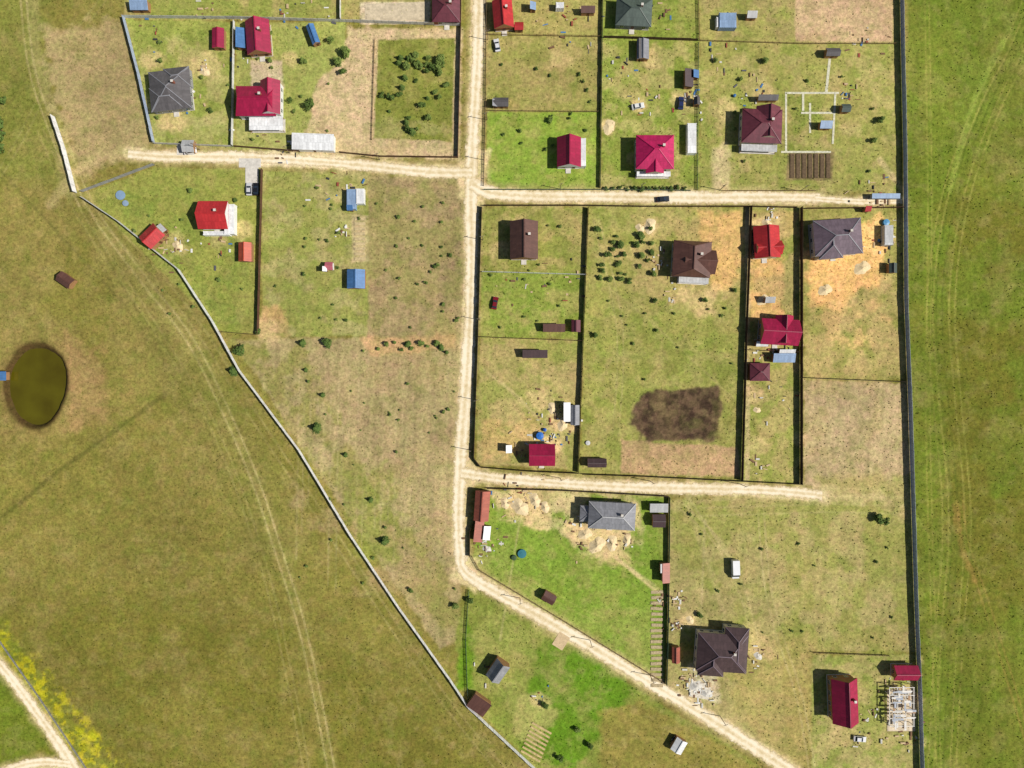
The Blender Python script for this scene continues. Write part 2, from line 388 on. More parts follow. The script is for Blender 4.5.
layer([(668,500),(912,492),(918,652),(780,650),(790,768),(700,705),(668,684)],(157,149,96),3,2,1,streak=(85,6,0.2))
layer([(668,500),(912,492),(918,652),(690,690)],(134,142,66),12,12,0.65,patch=(28,2,0.0))
layer([(740,640),(815,640),(812,770),(770,760),(730,700)],(160,148,90),14,8,0.8)
layer([(812,655),(920,655),(924,800),(812,800)],(136,144,74),3,2); layer(rect(812,655,924,800),(174,160,110),6,6,0.6,patch=(14,1,0.0))
layer([(690,665),(715,660),(720,700),(690,695)],(200,188,160),8,5,0.8)
layer([(468,586),(500,600),(640,690),(790,785),(790,F),(545,F),(545,780),(470,700),(455,640)],(127,137,63),3,2)
layer([(530,650),(570,628),(636,690),(600,740),(570,770),(520,750)],(92,130,32),8,5,0.93); layer([(466,615),(476,640),(472,690),(455,690)],(96,132,32),5,3,0.9)
layer([(600,715),(640,700),(790,785),(780,F),(590,F)],(138,128,66),8,5,0.85,streak=(-30,5,0.25))
layer([(480,610),(540,630),(520,720),(475,680)],(140,147,76),10,8,0.7)
layer([(520,690),(560,712),(535,750),(510,730)],(168,160,100),6,4,0.6)
layer([(0,335),(75,340),(90,400),(60,440),(-10,440)],(144,128,76),24,10,0.6)
layer([(66,330),(110,370),(105,420),(70,430),(60,380)],(156,126,88),14,8,0.5)
layer([(-60,560),(0,620),(60,700),(110,768),(180,900),(60,900),(-60,720)],(118,126,42),16,8,0.8)
layer([(-60,585),(0,620),(56,680),(125,768),(150,800),(85,800),(30,700),(-60,620)],(178,172,36),10,7,0.8,patch=(6,2,0.05))
layer([(-60,660),(0,670),(50,745),(0,768),(-60,768)],(106,122,40),6,4,0.9)
# tracks
T1=[(60,130),(90,205),(140,275),(190,340),(225,410),(255,480),(278,550),(300,620),(318,700),(335,790)]
line(curve(T1,4),13,(154,144,90),0.28,8,4,brk=.4); ruts(T1,(182,170,118),0.6,3.5,1.5,.4)
T2=[(84,200),(150,268),(200,330),(250,410),(310,500),(370,590),(430,680),(480,745),(520,790)]
line(curve(T2,4),12,(104,102,46),0.3,6,3,brk=.4); ruts(T2,(166,156,100),0.45,4,1.5)
ruts([(40,130),(80,215),(150,320),(215,430),(262,560),(290,680),(310,790)],(156,148,92),0.4,3,1.5)
ruts([(70,190),(120,290),(180,380),(235,500),(330,690),(380,790)],(94,92,44),0.35,4,1.5)
ruts([(110,-10),(60,60),(20,140),(-30,220)],(150,146,92),0.3,3,1.4)
line([(30,-50),(36,60),(58,130),(70,190)],14,(158,150,100),0.4,8,3); ruts([(20,-50),(30,60),(52,130),(82,205)],(184,170,122),.55,3,1.5)
line([(-20,535),(60,470),(165,395)],4,(84,84,40),0.6,3,1); line([(0,170),(60,235),(120,300)],2,(90,90,46),0.5,2)
for k,o in enumerate((0,9,22)):
    ruts([(930+o,790),(938+o,640),(946+o,520),(936+o,400),(930+o,300),(944+o,200),(975+o,110),(1010+o,40),(1040+o,-40)],(150,148,76) if k!=1 else (76,90,32),0.5,3,1.4,.4)
ruts([(960,500),(965,540),(985,600),(1010,680),(1040,780)],(146,128,66),0.5,3,1.4); line([(955,505),(962,550),(975,580)],6,(140,116,62),0.5,4,2)
ruts([(926,-40),(930,200),(928,420),(934,640),(940,790)],(146,146,72),0.5,2,1.3,.4)
line(curve([(1004,40),(975,100),(960,150),(950,190)]),6,(136,154,68),0.5,3,1)
for a,b in (((500,640),(520,520)),((690,500),(730,560)),((700,640),(705,520)),((560,520),(660,590)),((590,540),(655,585))): line([a,b],2,(190,176,130),0.4,2)
line(curve([(590,533),(625,565),(655,590)]),3,(208,190,140),0.7,2)
line(curve([(612,290),(660,330),(735,400)]),2,(176,164,110),0.35,2); line(curve([(484,370),(510,390),(540,420)]),3,(198,180,130),0.6,3)
line([(718,190),(716,160),(725,145)],6,(198,182,138),0.7,4)
line(curve([(690,470),(690,510),(720,600),(730,660)]),5,(180,168,118),0.4,4,brk=.5)
ruts([(680,505),(720,545),(745,600),(760,660)],(184,170,122),.5,3,1.4); ruts([(760,500),(770,600),(800,700),(815,790)],(184,170,126),.4,3,1.4)
ruts([(470,500),(500,560),(560,600),(600,620)],(176,172,104),.3,3,1.2); ruts([(595,215),(620,330),(615,440)],(178,166,116),.4,3,1.2)
for yy in (500,508,516): line([(700,yy),(830,yy-4),(905,yy-2)],1.5,(182,170,122),0.35,2)
for k in range(26):
    x=300+k*6.4+random.uniform(-2,2); line([(x,350+random.random()*80),(x-3,500+random.random()*90)],1.4,(190,176,136),0.16,1.5,0.8,brk=1)
# ---- roads
ROADS={'main':([(478,-60),(478,0),(477,60),(474,130),(472,180),(471,260),(468,340),(464,420),(461,470),(459,530),(461,562)],13),
 'west':([(128,153),(160,156),(200,157),(262,159),(360,165),(430,171),(472,172)],11),
 'east':([(472,184),(492,194),(540,197),(620,196),(700,197),(780,198),(820,199)],12),
 'eastend':([(815,199),(860,201),(902,200)],7),
 'mid':([(461,474),(500,479),(580,484),(650,487),(740,490),(790,493),(822,496)],11),
 'se':([(461,556),(466,572),(500,594),(550,623),(600,653),(650,683),(700,712),(740,737),(790,770),(860,815)],13),
 'country':([(-60,595),(0,664),(30,702),(58,742),(80,778),(100,820)],11),'branch':([(70,765),(40,763),(10,770),(-40,790)],10)}
for k,(p,w) in ROADS.items():
    line(p,w+8,(180,164,116),0.55,7,3,ng=0.6); line(p,w+1,(212,192,148),0.85,3,1.5,ng=1)
layer([(458,160),(490,150),(484,205),(458,200)],(216,194,148),6,4,0.8,ng=1)
layer([(455,555),(480,560),(475,590),(450,580)],(216,194,148),5,4,0.7,ng=1)
layer([(452,470),(466,450),(485,480),(460,490)],(216,194,148),5,4,0.7,ng=1)
layer([(250,150),(345,155),(345,168),(250,165)],(222,206,170),4,2,0.7,ng=.8)
layer([(805,485),(880,492),(900,505),(820,502)],(196,178,134),8,6,0.5)
line(curve([(130,153),(95,160),(70,180),(50,205)]),9,(182,166,118),0.5,7,3)
line([(880,160),(903,190)],6,(190,172,128),0.6,4); line([(486,470),(490,492)],6,(206,186,142),0.6,4)
for x,y,r,a in ((609,127,9,.8),(640,107,8,.6),(680,100,10,.6),(650,225,10,.7),(800,440,8,.4),(563,420,16,.7),(552,445,14,.8),(540,400,12,.5),(700,300,20,.5),(766,230,16,.7),(240,230,12,.5),(345,195,14,.4),(150,60,12,.6),(205,65,16,.5),(170,120,14,.6),(760,90,14,.5),(720,110,14,.5),(530,505,24,.8),(905,700,18,.8),(760,650,16,.5),(845,735,18,.4),(690,620,10,.7),(540,700,10,.4),(270,330,14,.6),(175,245,14,.4),(758,445,12,.5),(756,395,10,.4),(610,545,22,.7),(580,532,14,.7),(770,340,14,.5),(520,225,10,.4),(500,250,9,.4),(850,130,10,.4),(220,240,10,.4),(290,60,9,.4),(650,60,12,.5),(560,60,12,.4)):
    P=[(x+r*math.cos(t*.785),y+r*.8*math.sin(t*.785)) for t in range(8)]
    layer(P,(210,184,136),r*0.7,r*0.45,a)
# global mottling
g=1+0.10*NC+0.12*NB+0.12*NR+0.12*ND
inroad=nogrow[...,None]
col=col*(g[...,None]*(1-inroad)+inroad*(1+0.05*NR[...,None]))
vill=sm((U-300)/160)*sm((912-U)/10)*0.45+0.55; vill=vill[...,None]
mix=sm((fbm(U,V,26,5,6)-0.05)/0.6)[...,None]*0.30*(1-inroad)*vill; col=col*(1-mix)+mix*np.array(lin((168,150,98)))
mix=sm((fbm(U,V,9,2,5)-0.1)/0.5)[...,None]*0.22*(1-inroad)*vill; col=col*(1-mix)+mix*np.array(lin((178,162,110)))
mix=sm((fbm(U,V,14,7,5)-0.15)/0.5)[...,None]*0.30*(1-inroad); col=col*(1-mix)+mix*np.array(lin((98,112,42)))
gain=np.array([1.16,1.10,1.10]); col=col*(gain*(1-inroad)+inroad*1.1)
col=np.clip(col,0.01,0.8)
# pond basin
Z=np.zeros(U.shape)
th=np.arctan2(V-385,U-36); rad=np.hypot((U-36)/27.5,(V-385)/36.0)+0.04*np.sin(2*th+.5)+0.03*np.sin(3*th)+0.025*NR
Z-=1.9*sm((1.16-rad)/0.20)
k=(sm((1.27+0.05*NB-rad)/0.14)*0.93)[...,None]; col=col*(1-k)+k*np.array(lin((58,44,26)))
k=(sm((1.45-0.1*np.cos(th)+0.1*NB-rad)/0.3)*0.4)[...,None]; col=col*(1-k)+k*np.array(lin((96,78,42)))
nogrow=np.maximum(nogrow,sm((1.3-rad)/0.1))
ny,nx=U.shape
co=np.stack([(U-512)*S,(384-V)*S,Z],-1).reshape(-1,3).astype(np.float32)
idx=np.arange(ny*nx).reshape(ny,nx)
q=np.stack([idx[1:,:-1],idx[1:,1:],idx[:-1,1:],idx[:-1,:-1]],-1).reshape(-1,4).astype(np.int32)
me=bpy.data.meshes.new('ground'); me.vertices.add(len(co)); me.vertices.foreach_set('co',co.ravel())
me.loops.add(q.size); me.loops.foreach_set('vertex_index',q.ravel())
me.polygons.add(len(q)); me.polygons.foreach_set('loop_start',np.arange(0,q.size,4,dtype=np.int32)); me.polygons.foreach_set('loop_total',np.full(len(q),4,np.int32))
me.update(calc_edges=True)
ca=me.color_attributes.new('Col','FLOAT_COLOR','POINT')
ca.data.foreach_set('color',np.concatenate([col.reshape(-1,3),np.ones((ny*nx,1))],1).astype(np.float32).ravel())
gr=bpy.data.objects.new('ground',me); scene.collection.objects.link(gr)
m,nt,b=nt_new('meadow_ground'); N=nt.nodes;L=nt.links
at=N.new('ShaderNodeAttribute');at.attribute_name='Col'; tc=N.new('ShaderNodeTexCoord')
def nz(sc,det,ro):
    n=N.new('ShaderNodeTexNoise');n.inputs['Scale'].default_value=sc;n.inputs['Detail'].default_value=det;n.inputs['Roughness'].default_value=ro;L.new(tc.outputs['Object'],n.inputs['Vector']);return n
def mrg(n,lo,hi,a=0.3,b_=0.7):
    r=N.new('ShaderNodeMapRange');r.inputs[1].default_value=a;r.inputs[2].default_value=b_;r.inputs[3].default_value=lo;r.inputs[4].default_value=hi;L.new(n.outputs['Fac'],r.inputs[0]);return r
n1=nz(0.8,4,0.9); n3=nz(0.25,3,0.7)
m1=mrg(n1,0.5,1.5)
v=N.new('ShaderNodeVectorMath');v.operation='SCALE';L.new(at.outputs['Color'],v.inputs[0]);L.new(m1.outputs[0],v.inputs['Scale'])
mx=N.new('ShaderNodeMix');mx.data_type='RGBA';L.new(mrg(n3,0,1).outputs[0],mx.inputs[0]);mx.inputs[6].default_value=(0.90,1.02,0.84,1);mx.inputs[7].default_value=(1.1,1.0,1.08,1)
v2=N.new('ShaderNodeVectorMath');v2.operation='MULTIPLY';L.new(v.outputs[0],v2.inputs[0]);L.new(mx.outputs[2],v2.inputs[1])
L.new(v2.outputs[0],b.inputs['Base Color']); b.inputs['Roughness'].default_value=1;b.inputs['Specular IOR Level'].default_value=0.05
bp=N.new('ShaderNodeBump');bp.inputs['Distance'].default_value=0.2;bp.inputs['Strength'].default_value=0.5;L.new(n1.outputs['Fac'],bp.inputs['Height']);L.new(bp.outputs[0],b.inputs['Normal'])
me.materials.append(m)
# water
wm,nt,b=nt_new('pond_water'); b.inputs['Roughness'].default_value=0.06;b.inputs['Specular IOR Level'].default_value=0.5
N=nt.nodes;L=nt.links;n=N.new('ShaderNodeTexNoise');n.inputs['Scale'].default_value=0.12;n.inputs['Detail'].default_value=3;tc=N.new('ShaderNodeTexCoord');L.new(tc.outputs['Object'],n.inputs['Vector'])
cr=N.new('ShaderNodeValToRGB');cr.color_ramp.elements[0].color=(*lin((76,68,10)),1);cr.color_ramp.elements[1].color=(*lin((92,86,16)),1);cr.color_ramp.elements[0].position=.3;cr.color_ramp.elements[1].position=.7
L.new(n.outputs['Fac'],cr.inputs[0]);L.new(cr.outputs[0],b.inputs['Base Color'])
pb=MB(); c0=W(36,385); P=[(c0[0]+27.5*S*1.2*math.cos(t*math.pi/32),c0[1]+36*S*1.2*math.sin(t*math.pi/32),-1.15) for t in range(64)]; pb.face(P,0); pb.obj('pond_water',[wm])
# ---------------------------------------------------------------- road ribbons
rmat,nt,b=nt_new('dirt_road_surface');N=nt.nodes;L=nt.links
uvn=N.new('ShaderNodeUVMap');uvn.uv_map='UVMap';sx=N.new('ShaderNodeSeparateXYZ');L.new(uvn.outputs[0],sx.inputs[0])
tc=N.new('ShaderNodeTexCoord')
def math_(op,a,b_=None):
    x=N.new('ShaderNodeMath');x.operation=op
    for i,q_ in enumerate((a,b_)):
        if q_ is None: continue
        if isinstance(q_,(int,float)): x.inputs[i].default_value=q_
        else: L.new(q_,x.inputs[i])
    return x.outputs[0]
na=N.new('ShaderNodeTexNoise');na.inputs['Scale'].default_value=0.5;na.inputs['Detail'].default_value=5;na.inputs['Roughness'].default_value=.75;L.new(tc.outputs['Object'],na.inputs['Vector'])
nb=N.new('ShaderNodeTexNoise');nb.inputs['Scale'].default_value=0.06;nb.inputs['Detail'].default_value=4;L.new(tc.outputs['Object'],nb.inputs['Vector'])
au=math_('ABSOLUTE',sx.outputs[0])
rut=math_('SUBTRACT',1.0,math_('MULTIPLY',math_('ABSOLUTE',math_('SUBTRACT',au,0.40)),2.8)); rutc=math_('MAXIMUM',rut,0.0)
fac=math_('ADD',math_('MULTIPLY',rutc,0.24),math_('ADD',math_('MULTIPLY',na.outputs['Fac'],1.0),math_('MULTIPLY',nb.outputs['Fac'],0.5)))
cr=N.new('ShaderNodeValToRGB');e=cr.color_ramp.elements;e[0].position=0.45;e[0].color=(*lin((186,164,116)),1);e[1].position=1.08;e[1].color=(*lin((246,232,202)),1)
e2=cr.color_ramp.elements.new(0.75);e2.color=(*lin((224,204,162)),1);L.new(fac,cr.inputs[0]);L.new(cr.outputs[0],b.inputs['Base Color'])
b.inputs['Roughness'].default_value=1;b.inputs['Specular IOR Level'].default_value=0.05
edge=math_('ADD',math_('SUBTRACT',0.92,au),math_('MULTIPLY',math_('SUBTRACT',na.outputs['Fac'],0.5),1.4))
al=N.new('ShaderNodeMapRange');al.inputs[1].default_value=-0.04;al.inputs[2].default_value=0.2;L.new(edge,al.inputs[0]);L.new(al.outputs[0],b.inputs['Alpha'])
def ribbon(name,pts,wpx,z):
    P=[Vector((*W(*p),0)) for p in pts];out=[P[0]]
    for i in range(len(P)-1):
        p0=P[max(i-1,0)];p1=P[i];p2=P[i+1];p3=P[min(i+2,len(P)-1)];n=max(2,int((p2-p1).length/1.5))
        for j in range(1,n+1):
            t=j/n; out.append(0.5*((2*p1)+(p2-p0)*t+(2*p0-5*p1+4*p2-p3)*t*t+(3*p1-p0-3*p2+p3)*t**3))
    mb=MB();prev=None;s_=0;ph=random.random()*6
    for i,p in enumerate(out):
        d=(out[min(i+1,len(out)-1)]-out[max(i-1,0)]).normalized();nrm=Vector((-d.y,d.x,0));hw=wpx*S/2*(1.10+0.10*math.sin(i*.13+ph)+0.07*math.sin(i*.41+ph)+random.uniform(-.04,.04))
        p=p+nrm*(0.35*math.sin(i*.09+ph)); a=p-nrm*hw;c=p+nrm*hw;a.z=c.z=z
        if prev: mb.face([prev[0],a,c,prev[1]],0,[(-1,s_),(-1,s_+1.5),(1,s_+1.5),(1,s_)]);s_+=1.5
        prev=(a,c)
    mb.obj(name,[rmat])
for i,(k,(p,w)) in enumerate(ROADS.items()): ribbon('dirt_road',p,w,0.02+0.006*i)
# ---------------------------------------------------------------- fences
FC={'dark':(70,50,44),'brown':(90,62,50),'white':(232,232,232),'bluegray':(165,178,200),'gray':(155,155,155),'light':(208,208,204),'green':(74,98,80),'wood':(150,125,90)}
def fence(pts,h=1.9,c='dark',kind='panel',name=None):
    fm=mat('fence_'+c,FC[c],0.6,0.25,0.8); pm=mat('fence_post_'+c,tuple(int(x*.8) for x in FC[c]),0.7,0.1)
    mb=MB();P=[Vector((*W(*p),0)) for p in pts]
    for i in range(len(P)-1):
        a,b_=P[i],P[i+1];Ln=(b_-a).length;n=max(1,round(Ln/2.5));d=(b_-a)/Ln;ang=math.atan2(d.y,d.x);stp=Ln/n
        for k in range(n):
            q_=a+d*stp*(k+.5);hh=h+random.uniform(-.1,.1)
            p=a+d*stp*k; mb.box((p.x,p.y,(h+.1)/2),(0.09,0.09,h+.1),ang,1)
            if kind=='panel': mb.box((q_.x,q_.y,hh/2+0.05),(stp-0.1,0.05,hh-0.1),ang+random.uniform(-.02,.02),0)
            else:
                for z in(0.35,h*0.85): mb.box((q_.x,q_.y,z),(stp-0.1,0.05,0.08),ang,0)
                ns=int(stp/0.22)
                for s_ in range(ns):
                    w_=a+d*(stp*k+(s_+.5)*stp/ns); mb.box((w_.x+d.y*0.04,w_.y-d.x*0.04,h/2),(0.10,0.025,h-0.1),ang,0)
        mb.box((b_.x,b_.y,(h+.1)/2),(0.1,0.1,h+.1),ang,1)
    mb.obj(name or ('metal_sheet_fence' if kind=='panel' else 'picket_fence'),[fm,pm])
fence([(55,117),(66,150),(77,193)],2.7,'white'); fence([(83,192),(110,182),(155,165)],1.9,'gray')
fence([(84,198),(120,222),(180,270),(214,322),(240,370),(300,450),(350,533),(400,608),(450,678),(468,705),(540,772),(590,815)],2.2,'white')
fence([(899,-60),(901,60),(903,150),(904,300),(908,400),(911,500),(914,600),(918,700),(922,830)],2.6,'bluegray')
fence([(125,18),(140,75),(155,143)],2.2,'bluegray'); fence([(125,18),(235,19),(340,22),(460,26)],1.9,'light'); fence([(235,22),(233,146)],1.8,'light')
fence([(462,-50),(461,26),(458,158),(380,157),(340,153)],1.8,'brown'); fence([(235,147),(300,152)],1.8,'brown'); fence([(155,144),(232,147)],1.7,'light'); fence([(341,-30),(341,20)],1.8,'light')
fence([(375,40),(372,140)],0.8,'wood','picket')
fence([(263,170),(259,334)],2.1,'brown'); fence([(222,332),(258,335)],1.7,'brown'); 
fence([(487,-60),(486,100),(484,186)],1.3,'wood','picket'); fence([(487,111),(598,112)],1.1,'wood','picket'); fence([(487,35),(600,37)],1.3,'wood','picket')
fence([(603,-50),(602,37),(600,188)],1.6,'green'); fence([(603,38),(697,41)],1.8,'dark'); fence([(697,-40),(699,41)],1.2,'wood','picket'); fence([(698,44),(697,190)],1.2,'green','picket')
fence([(700,41),(800,44),(895,44)],1.1,'wood','picket')
fence([(484,190),(600,190)],1.4,'green'); fence([(602,190),(690,191)],1.5,'green'); fence([(722,191),(815,191)],1.2,'wood','picket')
fence([(484,206),(587,206),(640,207),(748,207),(795,208)],2.0,'dark'); fence([(805,209),(902,208)],2.0,'brown')
fence([(482,207),(480,270),(478,340),(474,458),(481,467),(530,471),(578,473)],2.0,'dark')
fence([(588,208),(583,340),(578,472)],2.0,'dark'); fence([(582,474),(640,476),(741,481),(800,484)],1.9,'dark')
fence([(482,272),(585,275)],1.9,'white'); fence([(479,337),(582,341)],1.7,'brown')
fence([(750,207),(745,340),(741,480)],2.5,'dark'); fence([(800,208),(800,484)],2.5,'dark'); fence([(745,350),(798,352)],1.6,'brown')
fence([(804,378),(905,382)],1.9,'dark')
fence([(487,488),(560,490),(668,496)],2.0,'dark'); fence([(669,497),(668,600),(666,684)],2.0,'green'); fence([(472,556),(480,570),(560,618),(664,682)],1.4,'wood','picket')
fence([(487,490),(470,530),(470,556)],1.8,'brown'); fence([(469,590),(466,640),(468,700)],1.4,'green','picket')
fence([(-50,585),(0,640),(40,697),(66,736),(95,780)],0.9,'gray','picket'); fence([(812,652),(888,655)],1.2,'wood','picket')
# ---------------------------------------------------------------- buildings
house(170,90,40,40,'hip','y',3.2,3,'dkgray','gray',6,wings=[(-4,8,34,24,'hip','x',3.0,2.2),(8,-12,26,20,'hip','x',3.0,1.8)],cap='slate')
shed(218,38,12,20,'crimson'); house(258,37,24,34,'gable','y',3.2,3,'crimson','wood',4,name='gable_roof_house'); shed(241,38,9,20,'blue','mono')
house(256,101,40,30,'halfhip','x',4.6,3.4,'crimson','white',0,wings=[(14,-4,20,34,'gable','y',4.4,2.6)],porch=(8,20,34,14,'white'))
shed(313,34,8,20,'blue','gable',20); shed(313,142,42,16,'white','mono',-2,2.8,0.6,'white',name='long_garage'); 
house(446,9,28,26,'hip','x',3.2,2.6,'maroon','brick'); shed(139,5,18,10,'ltblue','mono')
house(503,14,20,28,'gable','y',3.2,2.6,'red','wood',5,name='log_cabin'); shed(519,26,9,8,'red'); shed(501,102,15,9,'dkgray'); shed(495,103,5,7,'slate','mono')
house(569,152,24,30,'gable','y',3.4,3.4,'crimson','white',0,name='gable_roof_house',chim=False); container(580,152,12,28,'white',0,'white_annex',3.0)
house(655,152,38,34,'hip','x',4.8,3.2,'magenta','cream',0,wings=[(0,14,18,14,'gable','y',4.6,1.8)],cap='magenta',porch=(0,20,34,5,'white'))
house(634,12,36,28,'hip','x',3.4,2.8,'green','gray',-3); container(728,20,17,15,'ltblue'); container(719,22,5,10,'white',0,'storage_box',2); shed(643,49,12,20,'slate')
shed(641,49,5,20,'dkgray','mono'); container(692,138,9,30,'white',0,'white_trailer_cabin'); shed(689,78,9,18,'dkbrown','mono'); shed(696,74,6,8,'blue','mono'); shed(697,101,6,8,'dkgray')
house(762,126,40,34,'hip','x',4.6,3,'maroon','cream',-2,wings=[(6,-4,24,32,'gable','y',4.5,2.6)],porch=(0,20,36,7,'ltgray'),cap='maroon')
shed(833,52,14,8,'dkgray'); shed(768,98,20,5,'dkgray','mono'); shed(826,125,12,7,'ltblue','mono'); shed(846,108,9,8,'green')
house(524,240,28,38,'gable','y',4.4,3.4,'brown','wood',0,name='gable_roof_house')
house(692,259,38,36,'halfhip','y',4.2,3.2,'brown','tan',-3,wings=[(8,2,32,24,'gable','x',4.0,2.8)],porch=(4,20,30,7,'ltgray'),cap='brown')
house(767,242,26,32,'gable','y',3.6,2.8,'red','tan',3,wings=[(2,6,26,14,'gable','x',3.4,2.2)],chim=False)
house(838,237,48,36,'hip','x',5.0,3.2,'mauve','cream',4,wings=[(-8,4,24,34,'hip','y',4.8,2.6)],cap='slate')
house(780,332,38,26,'gable','x',4.4,3,'crimson','wood',-3,wings=[(4,-3,18,28,'gable','y',4.2,2.6)],chim=False); shed(784,358,22,9,'ltblue','mono'); shed(762,344,12,5,'white','mono')
shed(787,352,16,5,'white','mono')
shed(760,372,20,18,'maroon','hip',0,2.8,1.6,name='small_bathhouse'); house(542,455,26,22,'gable','x',3.8,2.6,'crimson','wood',0,name='gable_roof_house',chim=False)
shed(567,412,7,19,'white','mono'); shed(575,415,9,20,'slate','gable'); shed(554,328,22,8,'brown','mono'); shed(576,326,9,12,'maroon'); shed(535,354,25,8,'dkbrown','mono'); shed(597,463,19,9,'dkbrown')
shed(509,449,6,8,'white','mono')
shed(482,506,15,30,'terra','gable',-4,3.2,1.8,'brick',name='terracotta_barn'); shed(479,531,9,22,'terra','mono',-6); shed(487,533,7,14,'white','mono',-6)
house(612,516,47,27,'hip','x',4.8,2.8,'slate','block',-3,cap='ltgray'); shed(590,514,20,16,'slate','hip',-3,3.2,1.2,'block',name='garage')
shed(659,508,18,9,'ltgray','mono',0,2.5,.4,'gray'); shed(659,521,13,13,'dkbrown','gable'); 
house(722,653,50,38,'hip','x',5.0,3.6,'dkbrown','cream',-4,wings=[(-10,6,26,36,'hip','y',4.8,2.8),(14,-4,24,44,'hip','y',4.7,2.6)],cap='mauve')
house(845,701,26,45,'gable','y',4.6,3.6,'crimson','wood',2,name='gable_roof_house'); house(906,673,24,15,'gable','x',3,1.8,'crimson','wood',0,chim=False,name='bathhouse'); 
shed(498,671,16,20,'slate','gable',-35,3.4,2.6); shed(549,598,13,10,'brown','gable',-30); shed(479,705,20,16,'brown','mono',-35); shed(679,746,12,14,'white','gable',-30); 
house(213,215,30,28,'gable','x',3.4,2.6,'red','white',0,name='gable_roof_house'); container(229,219,10,30,'white',0,'white_annex',2.8); container(216,233,26,4,'white',0,'white_terrace_roof',2.4)
shed(152,236,20,17,'red','gable',45,2.8,1.8); shed(161,229,7,9,'ltgray','mono',45); shed(245,252,13,19,'orange','gable',0,2.6,1.4); shed(356,279,18,19,'blue','gable',0,2.6,1.4)
container(351,199,9,20,'ltblue',0,'cargo_container'); container(360,196,8,15,'white',0,'storage_box'); shed(350,208,6,5,'blue','mono'); shed(65,280,16,11,'brown','gable',-35); 
shed(666,573,8,20,'terra','mono',0); shed(664,568,8,9,'ltgray','mono'); shed(676,655,8,16,'terra','gable'); shed(886,196,28,5,'ltblue','mono',0,2.2,.2,'gray'); shed(868,209,6,5,'red','mono')
shed(188,146,12,12,'ltgray','gable'); container(889,235,9,20,'ltgray',0,'storage_container'); shed(893,268,8,10,'green'); shed(770,300,10,6,'ltgray','mono')
container(560,5,8,6,'white',0,'storage_box'); shed(533,6,6,8,'ltblue','mono'); shed(588,10,14,6,'brown','mono'); shed(752,15,10,6,'ltgray','mono')
shed(329,266,8,8,'pink','gable',0,2.1,.7,'white'); shed(325,269,4,5,'white','mono')
def frame_structure(px,py,w,h):
    x,y=W(px,py,2.5);w*=S;h*=S;e=empty('unfinished_frame_building',(x,y,0));b=MB();nx_,ny_=4,6
    for i in range(nx_):
        for j in range(ny_): b.box((-w/2+i*w/(nx_-1),-h/2+j*h/(ny_-1),1.4),(.2,.2,2.8),0,0)
    for i in range(nx_): b.box((-w/2+i*w/(nx_-1),0,2.9),(.22,h+.3,.2),0,0)
    for j in range(ny_): b.box((0,-h/2+j*h/(ny_-1),3.1),(w+.3,.22,.18),0,0)
    b.obj('posts_and_beams',[mat('pale_timber',(225,220,210),.8,.15)],e)
    d=MB()
    for i in range(34):
        d.box((random.uniform(-w/2+1,w/2-1),random.uniform(-h/2,h/2),3.24+.004*i),(random.uniform(1.5,3.5),random.uniform(.3,.8),.06),random.choice((0,0,1.57,.1)),random.choice((0,0,1,2)))
    d.obj('loose_boards',[mat('pale_timber',(225,220,210)),mat('gray_sheet',(170,175,182),.6,.2),mat('wall_wood2',(170,135,100),.8,.2)],e)
frame_structure(901,706,24,38)
# ---------------------------------------------------------------- slabs, paths, beds
def slab(name,items,m,z=0.12):
    b=MB()
    for i,(x,y,w,h,r) in enumerate(items):
        X,Y=W(x,y); b.box((X,Y,z/2+0.003*i),(w*S,h*S,z+0.006*i),math.radians(r),0)
    b.obj(name,[m])
slab('concrete_driveway',[(252,176,13,34,0),(250,163,22,9,0)],concrete); slab('concrete_pad',[(186,150,18,10,0)],concrete)
slab('concrete_pad',[(561,641,12,15,-32)],mat('pad_sand',(205,180,140),.9,.2),.08)
pathm=mat('pale_paving',(206,202,176),.9,.3)
slab('garden_path',[(828,75,2.6,38,-6),(812,93,54,2,0),(786,122,2,60,0),(810,118,2,30,0),(806,152,50,2,0),(834,118,2,52,-3),(818,113,34,2,0),(803,102,2.2,18,0)],pathm,.06)
woodp=mat('weathered_boards',(178,160,124),.9,.35,2)
slab('wooden_plank_rows',[(657+random.uniform(-.5,.5),592+i*5.5,12,3,random.uniform(-3,3)) for i in range(18)],woodp,.12)
slab('garden_beds',[(537+(i-4)*1.6,740+(i-4)*-4.0,22,2.0,-30) for i in range(8)],mat('bed_straw',(190,168,116),.9,.35),.2)
slab('vegetable_beds',[(360,219+i*5,11,3,0) for i in range(9)],mat('bed_straw2',(192,172,128),.9,.35),.2)
soil=mat('tilled_soil',(104,86,64),1,.4,2)
slab('vegetable_beds',[(792+i*6,166,4,24,0) for i in range(7)],soil,.25)
slab('terrace_deck',[(901,710,28,42,0)],mat('pale_deck',(205,188,160),.9,.35,.5),.15)
slab('foundation_slab',[(700,690,20,16,-10)],mat('rubble_slab',(215,205,185),.9,.25),.1)
slab('gravel_strip',[(395,12,60,18,2)],mat('pale_gravel',(202,186,156),1,.3,.6),.05)
PM=[mat('junk_%d'%i,c,.8,.2) for i,c in enumerate([(222,220,212),(195,170,130),(120,90,65),(90,90,95),(75,120,165),(150,76,60),(200,196,184),(60,60,60)])]
def pile(name,px,py,n,sp,cols=(0,1,2,3,6),sz=(0.3,1.9)):
    b=MB();X,Y=W(px,py)
    for i in range(n):
        x=random.gauss(0,sp*S*.5);y=random.gauss(0,sp*S*.5);l=random.uniform(*sz);w=random.uniform(.15,.7)
        z=random.uniform(.06,.5); b.box((x,y,z/2+.003*(i%9)),(l,w,z),random.choice((0,1.57,random.uniform(0,3.1))),random.choice(cols))
    b.obj(name,PM,loc=(X,Y,0))
